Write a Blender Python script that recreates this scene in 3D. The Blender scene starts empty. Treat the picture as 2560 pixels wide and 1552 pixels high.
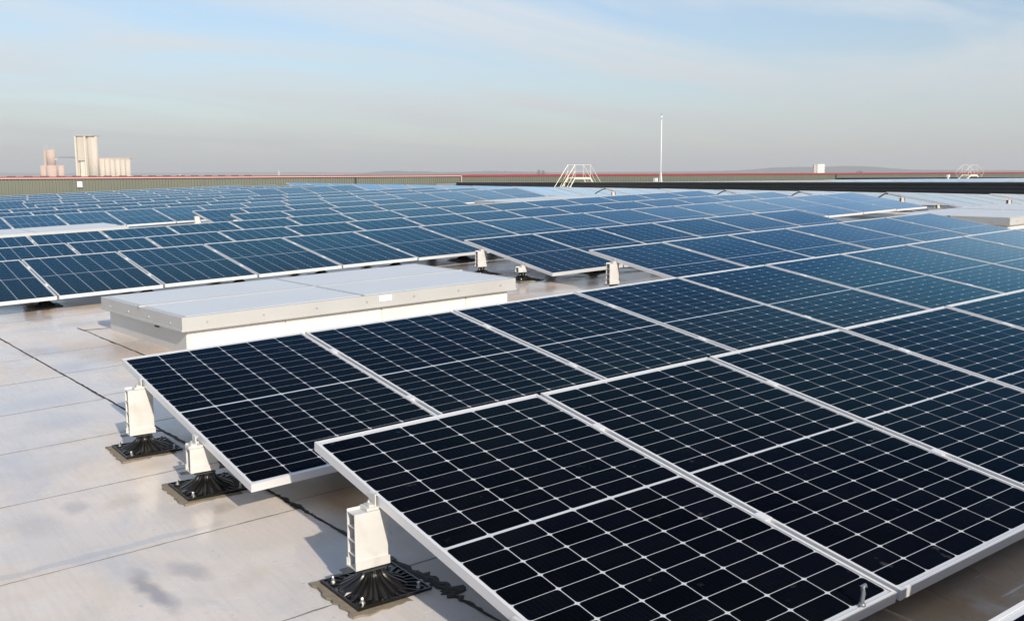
import bpy, bmesh, math, random
from mathutils import Vector, Matrix, noise

scene = bpy.context.scene
C = scene.collection
random.seed(7)

# ------------------------------------------------------------------ camera
CAM = Vector((-1.4913, -3.2858, 1.3893))
RIGHT = Vector((0.80736999, -0.59003818, -0.00294152))
DOWN = Vector((-0.08359932, -0.10945411, -0.99047007))
FWD = Vector((0.58409319, 0.79992171, -0.13769675))
FPX = 2452.65
cam_data = bpy.data.cameras.new('camera')
cam = bpy.data.objects.new('camera', cam_data)
C.objects.link(cam)
cam.matrix_world = Matrix(((RIGHT.x, -DOWN.x, -FWD.x, CAM.x),
                           (RIGHT.y, -DOWN.y, -FWD.y, CAM.y),
                           (RIGHT.z, -DOWN.z, -FWD.z, CAM.z),
                           (0, 0, 0, 1)))
cam_data.sensor_fit = 'HORIZONTAL'
cam_data.sensor_width = 36.0
cam_data.lens = FPX / 2560 * 36.0
cam_data.clip_start = 0.05
cam_data.clip_end = 60000
scene.camera = cam

# ------------------------------------------------------------------ light
SUN_EL = math.radians(27.5)
SUN_DIR = Vector((0.15, 0.989, 0)).normalized() * math.cos(SUN_EL) + Vector((0, 0, -math.sin(SUN_EL)))
sun_data = bpy.data.lights.new('sun', 'SUN')
sun_data.energy = 3.15
sun_data.angle = math.radians(0.9)
sun_data.color = (1.0, 0.89, 0.74)
sun = bpy.data.objects.new('sun', sun_data)
C.objects.link(sun)
sun.rotation_euler = SUN_DIR.to_track_quat('-Z', 'Y').to_euler()
sun.location = (-5, -20, 20)

world = bpy.data.worlds.new('World')
scene.world = world
world.use_nodes = True
wn, wl = world.node_tree.nodes, world.node_tree.links
wn.clear()
w_out = wn.new('ShaderNodeOutputWorld')
w_bg = wn.new('ShaderNodeBackground')
w_bg.inputs['Strength'].default_value = 0.079
sky = wn.new('ShaderNodeTexSky')
sky.sky_type = 'NISHITA'
sky.sun_disc = False
sky.sun_elevation = SUN_EL
sky.sun_rotation = math.atan2(-SUN_DIR.x, -SUN_DIR.y)
sky.altitude = 100
sky.air_density = 1.0
sky.dust_density = 0.4
sky.ozone_density = 3.0
# thin cirrus veils, stretched along the wind
tc = wn.new('ShaderNodeTexCoord')
sep = wn.new('ShaderNodeSeparateXYZ')
wl.new(tc.outputs['Generated'], sep.inputs[0])


def wmath(op, a, b=None, clamp=False):
    n = wn.new('ShaderNodeMath')
    n.operation = op
    n.use_clamp = clamp
    for i, v in enumerate((a, b)):
        if v is None:
            continue
        if isinstance(v, (int, float)):
            n.inputs[i].default_value = v
        else:
            wl.new(v, n.inputs[i])
    return n.outputs[0]


zc = wmath('ADD', wmath('MAXIMUM', sep.outputs[2], 0.0), 0.12)
cu = wmath('DIVIDE', sep.outputs[0], zc)
cv = wmath('DIVIDE', sep.outputs[1], zc)
comb = wn.new('ShaderNodeCombineXYZ')
wl.new(cu, comb.inputs[0])
wl.new(cv, comb.inputs[1])
mp = wn.new('ShaderNodeMapping')
mp.inputs['Rotation'].default_value = (0, 0, math.radians(-40))
mp.inputs['Scale'].default_value = (0.38, 1.0, 1.0)
wl.new(comb.outputs[0], mp.inputs[0])
cn = wn.new('ShaderNodeTexNoise')
cn.inputs['Scale'].default_value = 1.25
cn.inputs['Detail'].default_value = 9
cn.inputs['Roughness'].default_value = 0.55
cn.inputs['Distortion'].default_value = 0.9
wl.new(mp.outputs[0], cn.inputs['Vector'])
cr = wn.new('ShaderNodeMapRange')
cr.inputs['From Min'].default_value = 0.38
cr.inputs['From Max'].default_value = 0.64
cr.inputs['To Max'].default_value = 0.85
wl.new(cn.outputs['Fac'], cr.inputs['Value'])
cmix = wn.new('ShaderNodeMix')
cmix.data_type = 'RGBA'
wl.new(cr.outputs[0], cmix.inputs[0])
wl.new(sky.outputs[0], cmix.inputs[6])
cmix.inputs[7].default_value = (5.9, 6.3, 6.6, 1)
# milky layer of moist air low over the land
veil = wmath('MULTIPLY', wmath('EXPONENT', wmath('MULTIPLY', wmath('MAXIMUM', sep.outputs[2], 0.0), -8.0)), 0.88)
vmix = wn.new('ShaderNodeMix')
vmix.data_type = 'RGBA'
wl.new(veil, vmix.inputs[0])
wl.new(cmix.outputs[2], vmix.inputs[6])
vmix.inputs[7].default_value = (3.28, 3.28, 3.26, 1)
wl.new(vmix.outputs[2], w_bg.inputs['Color'])
wl.new(w_bg.outputs[0], w_out.inputs[0])

scene.view_settings.view_transform = 'Standard'
scene.view_settings.look = 'None'
scene.view_settings.gamma = 1
scene.view_settings.use_curve_mapping = False
scene.view_settings.exposure = 0.90
scene.cycles.use_denoising = True
scene.cycles.max_bounces = 8
scene.cycles.volume_bounces = 1


# ------------------------------------------------------------------ helpers
def at(px, py, depth):
    """world point seen at photo pixel (2560 wide) at a camera depth; used to read positions"""
    return CAM + (RIGHT * ((px - 1280) / FPX) + DOWN * ((py - 776) / FPX) + FWD) * depth


def zone_a(x, y):
    return 0.03953 * x - 0.000206 * y + (0.01705 * y * y - 0.30092 * x * x + 0.01869 * x * y) * 1e-3


RIDGE = 16.95
PARAPET_X = 44.5
ZC_ROOF = 0.55


def roof_z(x, y):
    y = max(-12.0, min(80.0, y))
    x = max(-20.0, x)
    drop = 0.10 * max(0.0, min(y - 40.5, 6.0)) if y > 40.5 else 0.0
    if x <= RIDGE:
        return zone_a(x, y) - drop
    if x <= PARAPET_X:
        return zone_a(RIDGE, y) - 0.027 * (x - RIDGE) - drop
    return 0.55


def node_mat(name):
    m = bpy.data.materials.new(name)
    m.use_nodes = True
    nt = m.node_tree
    return m, nt.nodes, nt.links, nt.nodes['Principled BSDF']


def simple_mat(name, col, rough=0.5, metal=0.0, spec=0.5, var=0.0, scale=8.0, coat=0.0):
    m, n, l, b = node_mat(name)
    b.inputs['Base Color'].default_value = (*col, 1)
    b.inputs['Roughness'].default_value = rough
    b.inputs['Metallic'].default_value = metal
    b.inputs['Specular IOR Level'].default_value = spec
    b.inputs['Coat Weight'].default_value = coat
    if var > 0:
        t = n.new('ShaderNodeTexCoord')
        g = n.new('ShaderNodeNewGeometry')
        nz = n.new('ShaderNodeTexNoise')
        nz.inputs['Scale'].default_value = scale
        nz.inputs['Detail'].default_value = 5
        l.new(g.outputs['Position'], nz.inputs['Vector'])
        hs = n.new('ShaderNodeMix')
        hs.data_type = 'RGBA'
        hs.inputs[6].default_value = (*[c * (1 - var) for c in col], 1)
        hs.inputs[7].default_value = (*[min(1, c * (1 + var)) for c in col], 1)
        l.new(nz.outputs['Fac'], hs.inputs[0])
        l.new(hs.outputs[2], b.inputs['Base Color'])
    return m


class MB:
    """collects geometry for ONE mesh object"""

    def __init__(self):
        self.v, self.f = [], []

    def box(self, x0, x1, y0, y1, z0, z1, rot=None):
        i = len(self.v)
        p = [(x, y, z) for z in (z0, z1) for y in (y0, y1) for x in (x0, x1)]
        if rot:
            p = [tuple(rot @ Vector(q)) for q in p]
        self.v += p
        self.f += [tuple(i + k for k in q) for q in
                   ((0, 2, 3, 1), (4, 5, 7, 6), (0, 1, 5, 4), (2, 6, 7, 3), (0, 4, 6, 2), (1, 3, 7, 5))]
        return self

    def poly(self, pts, tri=False):
        i = len(self.v)
        self.v += [tuple(p) for p in pts]
        self.f.append(tuple(range(i, i + len(pts))))
        return self

    def prism(self, pts, vec):
        """closed outline extruded along vec"""
        i, n = len(self.v), len(pts)
        vec = Vector(vec)
        self.v += [tuple(p) for p in pts] + [tuple(Vector(p) + vec) for p in pts]
        self.f.append(tuple(range(i + n - 1, i - 1, -1)))
        self.f.append(tuple(range(i + n, i + 2 * n)))
        for k in range(n):
            k2 = (k + 1) % n
            self.f.append((i + k, i + k2, i + n + k2, i + n + k))
        return self

    def tube(self, pts, r, sides=8, cap=True):
        pts = [Vector(p) for p in pts]
        n = len(pts)
        rs = r if isinstance(r, (list, tuple)) else [r] * n
        i0 = len(self.v)
        for k, p in enumerate(pts):
            d = (pts[min(k + 1, n - 1)] - pts[max(k - 1, 0)]).normalized()
            a = d.orthogonal().normalized() if abs(d.z) > .95 else d.cross(Vector((0, 0, 1))).normalized()
            b = d.cross(a)
            for s in range(sides):
                t = 2 * math.pi * s / sides
                self.v.append(tuple(p + (a * math.cos(t) + b * math.sin(t)) * rs[k]))
        for k in range(n - 1):
            for s in range(sides):
                s2 = (s + 1) % sides
                self.f.append((i0 + k * sides + s, i0 + k * sides + s2, i0 + (k + 1) * sides + s2, i0 + (k + 1) * sides + s))
        if cap:
            self.f.append(tuple(i0 + s for s in range(sides - 1, -1, -1)))
            self.f.append(tuple(i0 + (n - 1) * sides + s for s in range(sides)))
        return self

    def lathe(self, prof, sides=24, wave=None, cx=0, cy=0):
        i0 = len(self.v)
        for (r, z) in prof:
            for s in range(sides):
                t = 2 * math.pi * s / sides
                rr = r * (wave(s, r, z) if wave else 1)
                self.v.append((cx + rr * math.cos(t), cy + rr * math.sin(t), z))
        for k in range(len(prof) - 1):
            for s in range(sides):
                s2 = (s + 1) % sides
                self.f.append((i0 + k * sides + s, i0 + k * sides + s2, i0 + (k + 1) * sides + s2, i0 + (k + 1) * sides + s))
        self.f.append(tuple(i0 + (len(prof) - 1) * sides + s for s in range(sides)))
        self.f.append(tuple(i0 + s for s in range(sides - 1, -1, -1)))
        return self

    def mesh(self, name, mat, smooth=False, recalc=True):
        me = bpy.data.meshes.new(name)
        me.from_pydata(self.v, [], self.f)
        me.materials.append(mat)
        me.update()
        bm = bmesh.new()
        bm.from_mesh(me)
        if recalc:
            bmesh.ops.recalc_face_normals(bm, faces=bm.faces)
        bm.to_mesh(me)
        bm.free()
        if smooth:
            for p in me.polygons:
                p.use_smooth = True
        return me

    def build(self, name, mat, parent=None, smooth=False):
        return link(name, self.mesh(name, mat, smooth), parent)


def link(name, data, parent=None, loc=None):
    o = bpy.data.objects.new(name, data)
    C.objects.link(o)
    if parent is not None:
        o.parent = parent
    if loc is not None:
        o.location = loc
    return o


def tag(o, label, cat, group=None):
    o['label'] = label
    o['category'] = cat
    if group:
        o['group'] = group
    return o


def thing(name, label, cat, mat=None, group=None):
    o = bpy.data.objects.new(name, None)
    o.empty_display_size = 0.2
    C.objects.link(o)
    if mat is not None:
        o.matrix_world = mat
    return tag(o, label, cat, group)


def structure(o):
    o['kind'] = 'structure'
    return o


ORD = ['zeroth', 'first', 'second', 'third', 'fourth', 'fifth', 'sixth', 'seventh', 'eighth', 'ninth', 'tenth',
       'eleventh', 'twelfth', 'thirteenth', 'fourteenth', 'fifteenth', 'sixteenth', 'seventeenth', 'eighteenth',
       'nineteenth', 'twentieth']

# ------------------------------------------------------------------ materials
M_FRAME, n, l, b = node_mat('anodised_aluminium')
b.inputs['Base Color'].default_value = (0.72, 0.72, 0.73, 1)
b.inputs['Metallic'].default_value = 0.35
b.inputs['Roughness'].default_value = 0.42
M_ALU, n, l, b = node_mat('mill_aluminium')
b.inputs['Base Color'].default_value = (0.62, 0.615, 0.60, 1)
b.inputs['Metallic'].default_value = 0.25
b.inputs['Roughness'].default_value = 0.45
g = n.new('ShaderNodeNewGeometry')
nz = n.new('ShaderNodeTexNoise')
nz.inputs['Scale'].default_value = 30
mpg = n.new('ShaderNodeMapping')
mpg.inputs['Scale'].default_value = (0.3, 1, 6)
l.new(g.outputs['Position'], mpg.inputs[0])
l.new(mpg.outputs[0], nz.inputs['Vector'])
rm = n.new('ShaderNodeMapRange')
rm.inputs['To Min'].default_value = 0.34
rm.inputs['To Max'].default_value = 0.58
l.new(nz.outputs['Fac'], rm.inputs['Value'])
l.new(rm.outputs[0], b.inputs['Roughness'])
nz2 = n.new('ShaderNodeTexNoise')
nz2.inputs['Scale'].default_value = 14
nz2.inputs['Detail'].default_value = 6
l.new(g.outputs['Position'], nz2.inputs['Vector'])
rm2 = n.new('ShaderNodeMapRange')
rm2.inputs['From Min'].default_value = 0.52
rm2.inputs['From Max'].default_value = 0.75
rm2.inputs['To Max'].default_value = 0.4
l.new(nz2.outputs['Fac'], rm2.inputs['Value'])
am = n.new('ShaderNodeMix')
am.data_type = 'RGBA'
l.new(rm2.outputs[0], am.inputs[0])
am.inputs[6].default_value = (0.63, 0.625, 0.61, 1)
am.inputs[7].default_value = (0.42, 0.39, 0.34, 1)
l.new(am.outputs[2], b.inputs['Base Color'])

M_STEEL = simple_mat('galvanised_steel', (0.62, 0.62, 0.62), 0.35, 0.8)
M_BLACK = simple_mat('black_plastic_flange', (0.006, 0.0055, 0.005), 0.30, 0, 0.5, 0.4, 60)
M_RUBBER = simple_mat('black_rubber', (0.015, 0.015, 0.016), 0.6)
M_PATCH = simple_mat('aged_bitumen_patch', (0.20, 0.17, 0.13), 0.8, 0, 0.3, 0.35, 40)
M_STEELD = simple_mat('weathered_steel', (0.22, 0.24, 0.27), 0.4, 0.5)
M_DARKSTRAP = simple_mat('dark_steel_strap', (0.05, 0.055, 0.06), 0.5, 0.3)


def glass_mat(name, col, is_cell):
    m, n, l, b = node_mat(name)
    b.inputs['Roughness'].default_value = 0.35
    b.inputs['Specular IOR Level'].default_value = 0.0 if is_cell else 0.3
    b.inputs['Coat Weight'].default_value = 1.0
    b.inputs['Coat IOR'].default_value = 1.3
    b.inputs['Coat Roughness'].default_value = 0.06
    g = n.new('ShaderNodeNewGeometry')
    nz = n.new('ShaderNodeTexNoise')
    nz.inputs['Scale'].default_value = 3.2
    nz.inputs['Detail'].default_value = 6
    nz.inputs['Roughness'].default_value = 0.62
    l.new(g.outputs['Position'], nz.inputs['Vector'])
    mr = n.new('ShaderNodeMapRange')
    mr.inputs['From Min'].default_value = 0.45
    mr.inputs['From Max'].default_value = 0.85
    mr.inputs['To Max'].default_value = 0.004 if is_cell else 0.05
    l.new(nz.outputs['Fac'], mr.inputs['Value'])
    mx = n.new('ShaderNodeMix')
    mx.data_type = 'RGBA'
    l.new(mr.outputs[0], mx.inputs[0])
    mx.inputs[6].default_value = (*col, 1)
    mx.inputs[7].default_value = (0.42, 0.42, 0.42, 1)
    sm = n.new('ShaderNodeTexNoise')
    sm.inputs['Scale'].default_value = 14
    sm.inputs['Detail'].default_value = 3
    l.new(g.outputs['Position'], sm.inputs['Vector'])
    smr = n.new('ShaderNodeMapRange')
    smr.inputs['From Min'].default_value = 0.70
    smr.inputs['From Max'].default_value = 0.80
    smr.inputs['To Max'].default_value = 0.07
    l.new(sm.outputs['Fac'], smr.inputs['Value'])
    ad_ = n.new('ShaderNodeMath')
    ad_.operation = 'ADD'
    l.new(mr.outputs[0], ad_.inputs[0])
    l.new(smr.outputs[0], ad_.inputs[1])
    l.new(ad_.outputs[0], mx.inputs[0])
    if is_cell:
        # per-cell tone and thin busbars across each cell
        oi = n.new('ShaderNodeObjectInfo')
        tc = n.new('ShaderNodeTexCoord')
        sp = n.new('ShaderNodeSeparateXYZ')
        l.new(tc.outputs['Object'], sp.inputs[0])
        fr = n.new('ShaderNodeMath')
        fr.operation = 'MULTIPLY'
        fr.inputs[1].default_value = 9 / 0.1684
        l.new(sp.outputs[0], fr.inputs[0])
        f2 = n.new('ShaderNodeMath')
        f2.operation = 'FRACT'
        l.new(fr.outputs[0], f2.inputs[0])
        lt = n.new('ShaderNodeMath')
        lt.operation = 'LESS_THAN'
        lt.inputs[1].default_value = 0.05
        l.new(f2.outputs[0], lt.inputs[0])
        mb = n.new('ShaderNodeMath')
        mb.operation = 'MULTIPLY'
        mb.inputs[1].default_value = 0.12
        l.new(lt.outputs[0], mb.inputs[0])
        mx2 = n.new('ShaderNodeMix')
        mx2.data_type = 'RGBA'
        l.new(mb.outputs[0], mx2.inputs[0])
        l.new(mx.outputs[2], mx2.inputs[6])
        mx2.inputs[7].default_value = (0.06, 0.065, 0.075, 1)
        vr = n.new('ShaderNodeMapRange')
        vr.inputs['To Min'].default_value = 0.7
        vr.inputs['To Max'].default_value = 1.35
        l.new(oi.outputs['Random'], vr.inputs['Value'])
        mu = n.new('ShaderNodeVectorMath')
        mu.operation = 'SCALE'
        l.new(mx2.outputs[2], mu.inputs[0])
        l.new(vr.outputs[0], mu.inputs['Scale'])
        l.new(mu.outputs[0], b.inputs['Base Color'])
        b.inputs['Coat Weight'].default_value = 0.0
        b.inputs['Roughness'].default_value = 0.6
        gl = n.new('ShaderNodeBsdfGlossy')
        gl.inputs['Color'].default_value = (0.50, 0.78, 1.0, 1)
        gl.inputs['Roughness'].default_value = 0.07
        fz = n.new('ShaderNodeFresnel')
        fz.inputs['IOR'].default_value = 1.45
        f1 = n.new('ShaderNodeMath')
        f1.operation = 'POWER'
        f1.inputs[1].default_value = 2.9
        l.new(fz.outputs[0], f1.inputs[0])
        fm = n.new('ShaderNodeMath')
        fm.operation = 'MULTIPLY'
        fm.use_clamp = True
        fm.inputs[1].default_value = 7.0
        l.new(f1.outputs[0], fm.inputs[0])
        ms = n.new('ShaderNodeMixShader')
        tp = n.new('ShaderNodeMapRange')
        tp.inputs['From Min'].default_value = 0.33
        tp.inputs['From Max'].default_value = 0.60
        l.new(fz.outputs[0], tp.inputs['Value'])
        tm = n.new('ShaderNodeMix')
        tm.data_type = 'RGBA'
        l.new(tp.outputs[0], tm.inputs[0])
        tm.inputs[6].default_value = (0.24, 0.68, 0.96, 1)
        tm.inputs[7].default_value = (1.0, 1.0, 1.0, 1)
        l.new(tm.outputs[2], gl.inputs['Color'])
        l.new(fm.outputs[0], ms.inputs[0])
        l.new(b.outputs[0], ms.inputs[1])
        l.new(gl.outputs[0], ms.inputs[2])
        l.new(ms.outputs[0], n['Material Output'].inputs['Surface'])
    else:
        l.new(mx.outputs[2], b.inputs['Base Color'])
    return m


M_CELL = glass_mat('silicon_cell_under_glass', (0.0013, 0.0016, 0.0036), True)
M_BACK = glass_mat('white_backsheet_under_glass', (0.47, 0.49, 0.53), False)


def roof_material():
    m, n, l, b = node_mat('weathered_roof_membrane')
    g = n.new('ShaderNodeNewGeometry')

    def noise_n(scale, detail=5, rough=0.55, mapping=None, dist=0.0):
        t = n.new('ShaderNodeTexNoise')
        t.inputs['Scale'].default_value = scale
        t.inputs['Detail'].default_value = detail
        t.inputs['Roughness'].default_value = rough
        t.inputs['Distortion'].default_value = dist
        if mapping:
            mp_ = n.new('ShaderNodeMapping')
            mp_.inputs['Scale'].default_value = mapping[0]
            mp_.inputs['Rotation'].default_value = (0, 0, mapping[1])
            mp_.inputs['Location'].default_value = (3.1, 1.7, 0)
            l.new(g.outputs['Position'], mp_.inputs[0])
            l.new(mp_.outputs[0], t.inputs['Vector'])
        else:
            l.new(g.outputs['Position'], t.inputs['Vector'])
        return t.outputs['Fac']

    def rng(v, a, b_, c=0.0, d=1.0):
        r = n.new('ShaderNodeMapRange')
        r.inputs['From Min'].default_value = a
        r.inputs['From Max'].default_value = b_
        r.inputs['To Min'].default_value = c
        r.inputs['To Max'].default_value = d
        l.new(v, r.inputs['Value'])
        return r.outputs[0]

    def mix(fac, a, col, mode='MIX'):
        x = n.new('ShaderNodeMix')
        x.data_type = 'RGBA'
        x.blend_type = mode
        if isinstance(fac, float):
            x.inputs[0].default_value = fac
        else:
            l.new(fac, x.inputs[0])
        if isinstance(a, tuple):
            x.inputs[6].default_value = (*a, 1)
        else:
            l.new(a, x.inputs[6])
        if isinstance(col, tuple):
            x.inputs[7].default_value = (*col, 1)
        else:
            l.new(col, x.inputs[7])
        return x.outputs[2]

    def mul(a, c):
        x = n.new('ShaderNodeMath')
        x.operation = 'MULTIPLY'
        for i, v in enumerate((a, c)):
            if isinstance(v, float):
                x.inputs[i].default_value = v
            else:
                l.new(v, x.inputs[i])
        return x.outputs[0]

    col = mix(rng(noise_n(0.55, 4), 0.35, 0.65), (0.65, 0.575, 0.515), (0.57, 0.54, 0.525))
    col = mix(mul(rng(noise_n(1.5, 6, 0.6), 0.46, 0.70), 0.6), col, (0.53, 0.47, 0.42))
    # blotches where water stood
    col = mix(mul(rng(noise_n(1.9, 7, 0.62, ((1, 0.7, 1), 0.6), 0.8), 0.53, 0.63), 0.5), col, (0.42, 0.44, 0.48))
    # individual dried puddles and tar scuffs
    def blot(cx, cy, rx, ry, ang, inner=0.35):
        mp_ = n.new('ShaderNodeMapping')
        mp_.vector_type = 'TEXTURE'
        mp_.inputs['Location'].default_value = (cx, cy, 0)
        mp_.inputs['Rotation'].default_value = (0, 0, ang)
        mp_.inputs['Scale'].default_value = (rx, ry, 1000)
        wv = n.new('ShaderNodeMix')
        wv.data_type = 'VECTOR'
        wv.inputs[0].default_value = 1.0
        wn_ = n.new('ShaderNodeTexNoise')
        wn_.inputs['Scale'].default_value = 7
        wn_.inputs['Detail'].default_value = 5
        l.new(g.outputs['Position'], wn_.inputs['Vector'])
        sc = n.new('ShaderNodeVectorMath')
        sc.operation = 'MULTIPLY_ADD'
        l.new(wn_.outputs['Color'], sc.inputs[0])
        sc.inputs[1].default_value = (0.10, 0.10, 0)
        sc.inputs[2].default_value = (-0.05, -0.05, 0)
        ad = n.new('ShaderNodeVectorMath')
        l.new(g.outputs['Position'], ad.inputs[0])
        l.new(sc.outputs[0], ad.inputs[1])
        l.new(ad.outputs[0], mp_.inputs[0])
        ln = n.new('ShaderNodeVectorMath')
        ln.operation = 'LENGTH'
        l.new(mp_.outputs[0], ln.inputs[0])
        return rng(ln.outputs['Value'], 1.0, inner)

    for (cx, cy, rx, ry, an, stn, cc) in (
            (-0.60, 0.03, 0.045, 0.27, 0.05, 0.85, (0.245, 0.235, 0.265)), (-0.45, 0.12, 0.06, 0.16, 0.2, 0.6, (0.28, 0.27, 0.29)),
            (-0.80, 0.98, 0.13, 0.22, 0.3, 0.45, (0.31, 0.31, 0.34)), (-0.62, 1.1, 0.06, 0.12, -0.3, 0.5, (0.29, 0.28, 0.31)),
            (0.05, 5.08, 0.20, 0.36, 0.2, 0.55, (0.32, 0.335, 0.38)), (0.06, 4.34, 0.15, 0.26, -0.2, 0.5, (0.32, 0.335, 0.38)),
            (-0.30, 3.3, 0.30, 0.22, 0.1, 0.45, (0.36, 0.375, 0.42)), (-0.35, 2.65, 0.25, 0.20, 0.1, 0.45, (0.36, 0.375, 0.42)),
            (0.45, 6.35, 0.55, 0.22, 0.0, 0.5, (0.35, 0.36, 0.40)), (0.05, 2.7, 0.10, 0.35, 0.0, 0.5, (0.30, 0.33, 0.37)),
            (-0.12, 0.66, 0.10, 0.07, 0.3, 0.55, (0.33, 0.26, 0.19)), (0.35, -0.55, 0.30, 0.25, 0.2, 0.5, (0.26, 0.24, 0.22)),
            (-0.42, 1.02, 0.16, 0.10, 0.4, 0.35, (0.45, 0.35, 0.25)), (-0.15, 1.48, 0.14, 0.08, 0.2, 0.4, (0.45, 0.35, 0.25)),
            (-0.55, 1.75, 0.22, 0.10, 0.1, 0.3, (0.45, 0.37, 0.29)), (-0.30, -0.1, 0.16, 0.10, 0.5, 0.3, (0.45, 0.37, 0.29)),
            (4.75, 4.75, 0.28, 0.20, 0.3, 0.65, (0.22, 0.15, 0.09)), (5.0, 5.6, 0.5, 0.5, 0.2, 0.5, (0.26, 0.27, 0.29))):
        col = mix(mul(blot(cx, cy, rx, ry, an), stn), col, cc)
    # washed strip beside a lap joint
    sp0 = n.new('ShaderNodeSeparateXYZ')
    l.new(g.outputs['Position'], sp0.inputs[0])
    wob0 = n.new('ShaderNodeMath')
    wob0.operation = 'MULTIPLY_ADD'
    l.new(noise_n(2.2, 5, 0.6), wob0.inputs[0])
    wob0.inputs[1].default_value = 0.16
    l.new(sp0.outputs[1], wob0.inputs[2])
    so = n.new('ShaderNodeMath')
    so.operation = 'SUBTRACT'
    l.new(wob0.outputs[0], so.inputs[0])
    so.inputs[1].default_value = 0.575
    sab = n.new('ShaderNodeMath')
    sab.operation = 'ABSOLUTE'
    l.new(so.outputs[0], sab.inputs[0])
    col = mix(mul(mul(rng(sab.outputs[0], 0.030, 0.018), rng(sp0.outputs[0], -0.12, -0.3)), 0.55), col, (0.36, 0.39, 0.43))
    # brown silt along the drip lines below the panel rows
    sp = n.new('ShaderNodeSeparateXYZ')
    l.new(g.outputs['Position'], sp.inputs[0])
    wob = noise_n(1.3, 4)

    def band(y0, half):
        a = n.new('ShaderNodeMath')
        a.operation = 'ADD'
        l.new(sp.outputs[1], a.inputs[0])
        l.new(rng(wob, 0.2, 0.8, -0.35, 0.35), a.inputs[1])
        s = n.new('ShaderNodeMath')
        s.operation = 'SUBTRACT'
        l.new(a.outputs[0], s.inputs[0])
        s.inputs[1].default_value = y0
        ab = n.new('ShaderNodeMath')
        ab.operation = 'ABSOLUTE'
        l.new(s.outputs[0], ab.inputs[0])
        return rng(ab.outputs[0], half, half * 0.2)

    silt = None
    for (y0, half, wgt) in ((-2.0, 0.85, 1.0), (0.38, 0.55, 1.0), (4.75, 0.7, 0.5), (7.45, 0.45, 0.55)):
        bnd = mul(band(y0, half), wgt)
        if silt is None:
            silt = bnd
        else:
            ad = n.new('ShaderNodeMath')
            ad.operation = 'MAXIMUM'
            l.new(silt, ad.inputs[0])
            l.new(bnd, ad.inputs[1])
            silt = ad.outputs[0]
    silt = mul(silt, rng(sp.outputs[0], 0.10, 0.26))
    silt = mul(silt, rng(noise_n(2.6, 6, 0.65), 0.18, 0.42))
    col = mix(mul(silt, 0.95), col, (0.31, 0.165, 0.055))
    # fine weave of the membrane and scuffs
    weave = noise_n(60, 2, 0.5, ((1, 0.06, 1), -0.35))
    col = mix(mul(rng(weave, 0.45, 0.75), 0.16), col, (0.30, 0.28, 0.27))
    speck = noise_n(26, 2)
    col = mix(mul(rng(speck, 0.70, 0.76), 0.35), col, (0.16, 0.14, 0.12))
    # damp areas: darker and shinier, with drying rims
    dn = noise_n(0.8, 6, 0.58, ((1.0, 0.8, 1), 0.4), 0.5)
    damp = rng(dn, 0.47, 0.56)
    rim = mul(rng(dn, 0.43, 0.465), rng(dn, 0.50, 0.465))
    col = mix(mul(damp, 0.27), col, (0.37, 0.365, 0.375))
    col = mix(mul(rim, 0.22), col, (0.46, 0.38, 0.30))
    # pale scuffs and grit
    scf = noise_n(9.0, 3, 0.5, ((0.25, 3.0, 1), 0.02))
    col = mix(mul(rng(scf, 0.70, 0.74), 0.5), col, (0.80, 0.78, 0.75))
    grit = noise_n(95, 2)
    col = mix(mul(rng(grit, 0.62, 0.72), 0.22), col, (0.22, 0.20, 0.18))
    l.new(col, b.inputs['Base Color'])
    rgh = rng(noise_n(0.9, 5, 0.6), 0.3, 0.7, 0.26, 0.50)
    rd = n.new('ShaderNodeMix')
    l.new(mul(damp, 0.8), rd.inputs[0])
    l.new(rgh, rd.inputs[2])
    rd.inputs[3].default_value = 0.13
    l.new(rd.outputs[0], b.inputs['Roughness'])
    b.inputs['Specular IOR Level'].default_value = 0.45
    bp = n.new('ShaderNodeBump')
    bp.inputs['Strength'].default_value = 0.12
    bp.inputs['Distance'].default_value = 0.004
    l.new(noise_n(5.0, 6, 0.6), bp.inputs['Height'])
    bp2 = n.new('ShaderNodeBump')
    bp2.inputs['Strength'].default_value = 0.22
    bp2.inputs['Distance'].default_value = 0.002
    l.new(weave, bp2.inputs['Height'])
    l.new(bp.outputs[0], bp2.inputs['Normal'])
    l.new(bp2.outputs[0], b.inputs['Normal'])
    return m


M_ROOF = roof_material()
M_SEAL = simple_mat('black_sealant', (0.018, 0.016, 0.014), 0.65, 0, 0.4, 0.5, 25)

# ------------------------------------------------------------------ setting
GROUND_Z = -11.0
# land out to the horizon
mb = MB()
S = 7600
N = 24
for j in range(N + 1):
    for i in range(N + 1):
        mb.v.append((-S + 2 * S * i / N + 1500, -S + 2 * S * j / N + 2000, GROUND_Z))
for j in range(N):
    for i in range(N):
        a = j * (N + 1) + i
        mb.f.append((a, a + 1, a + N + 2, a + N + 1))
M_LAND = simple_mat('fields_and_scrub', (0.085, 0.095, 0.06), 0.9, 0, 0.2, 0.5, 0.004)
structure(mb.build('ground', M_LAND))

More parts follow.
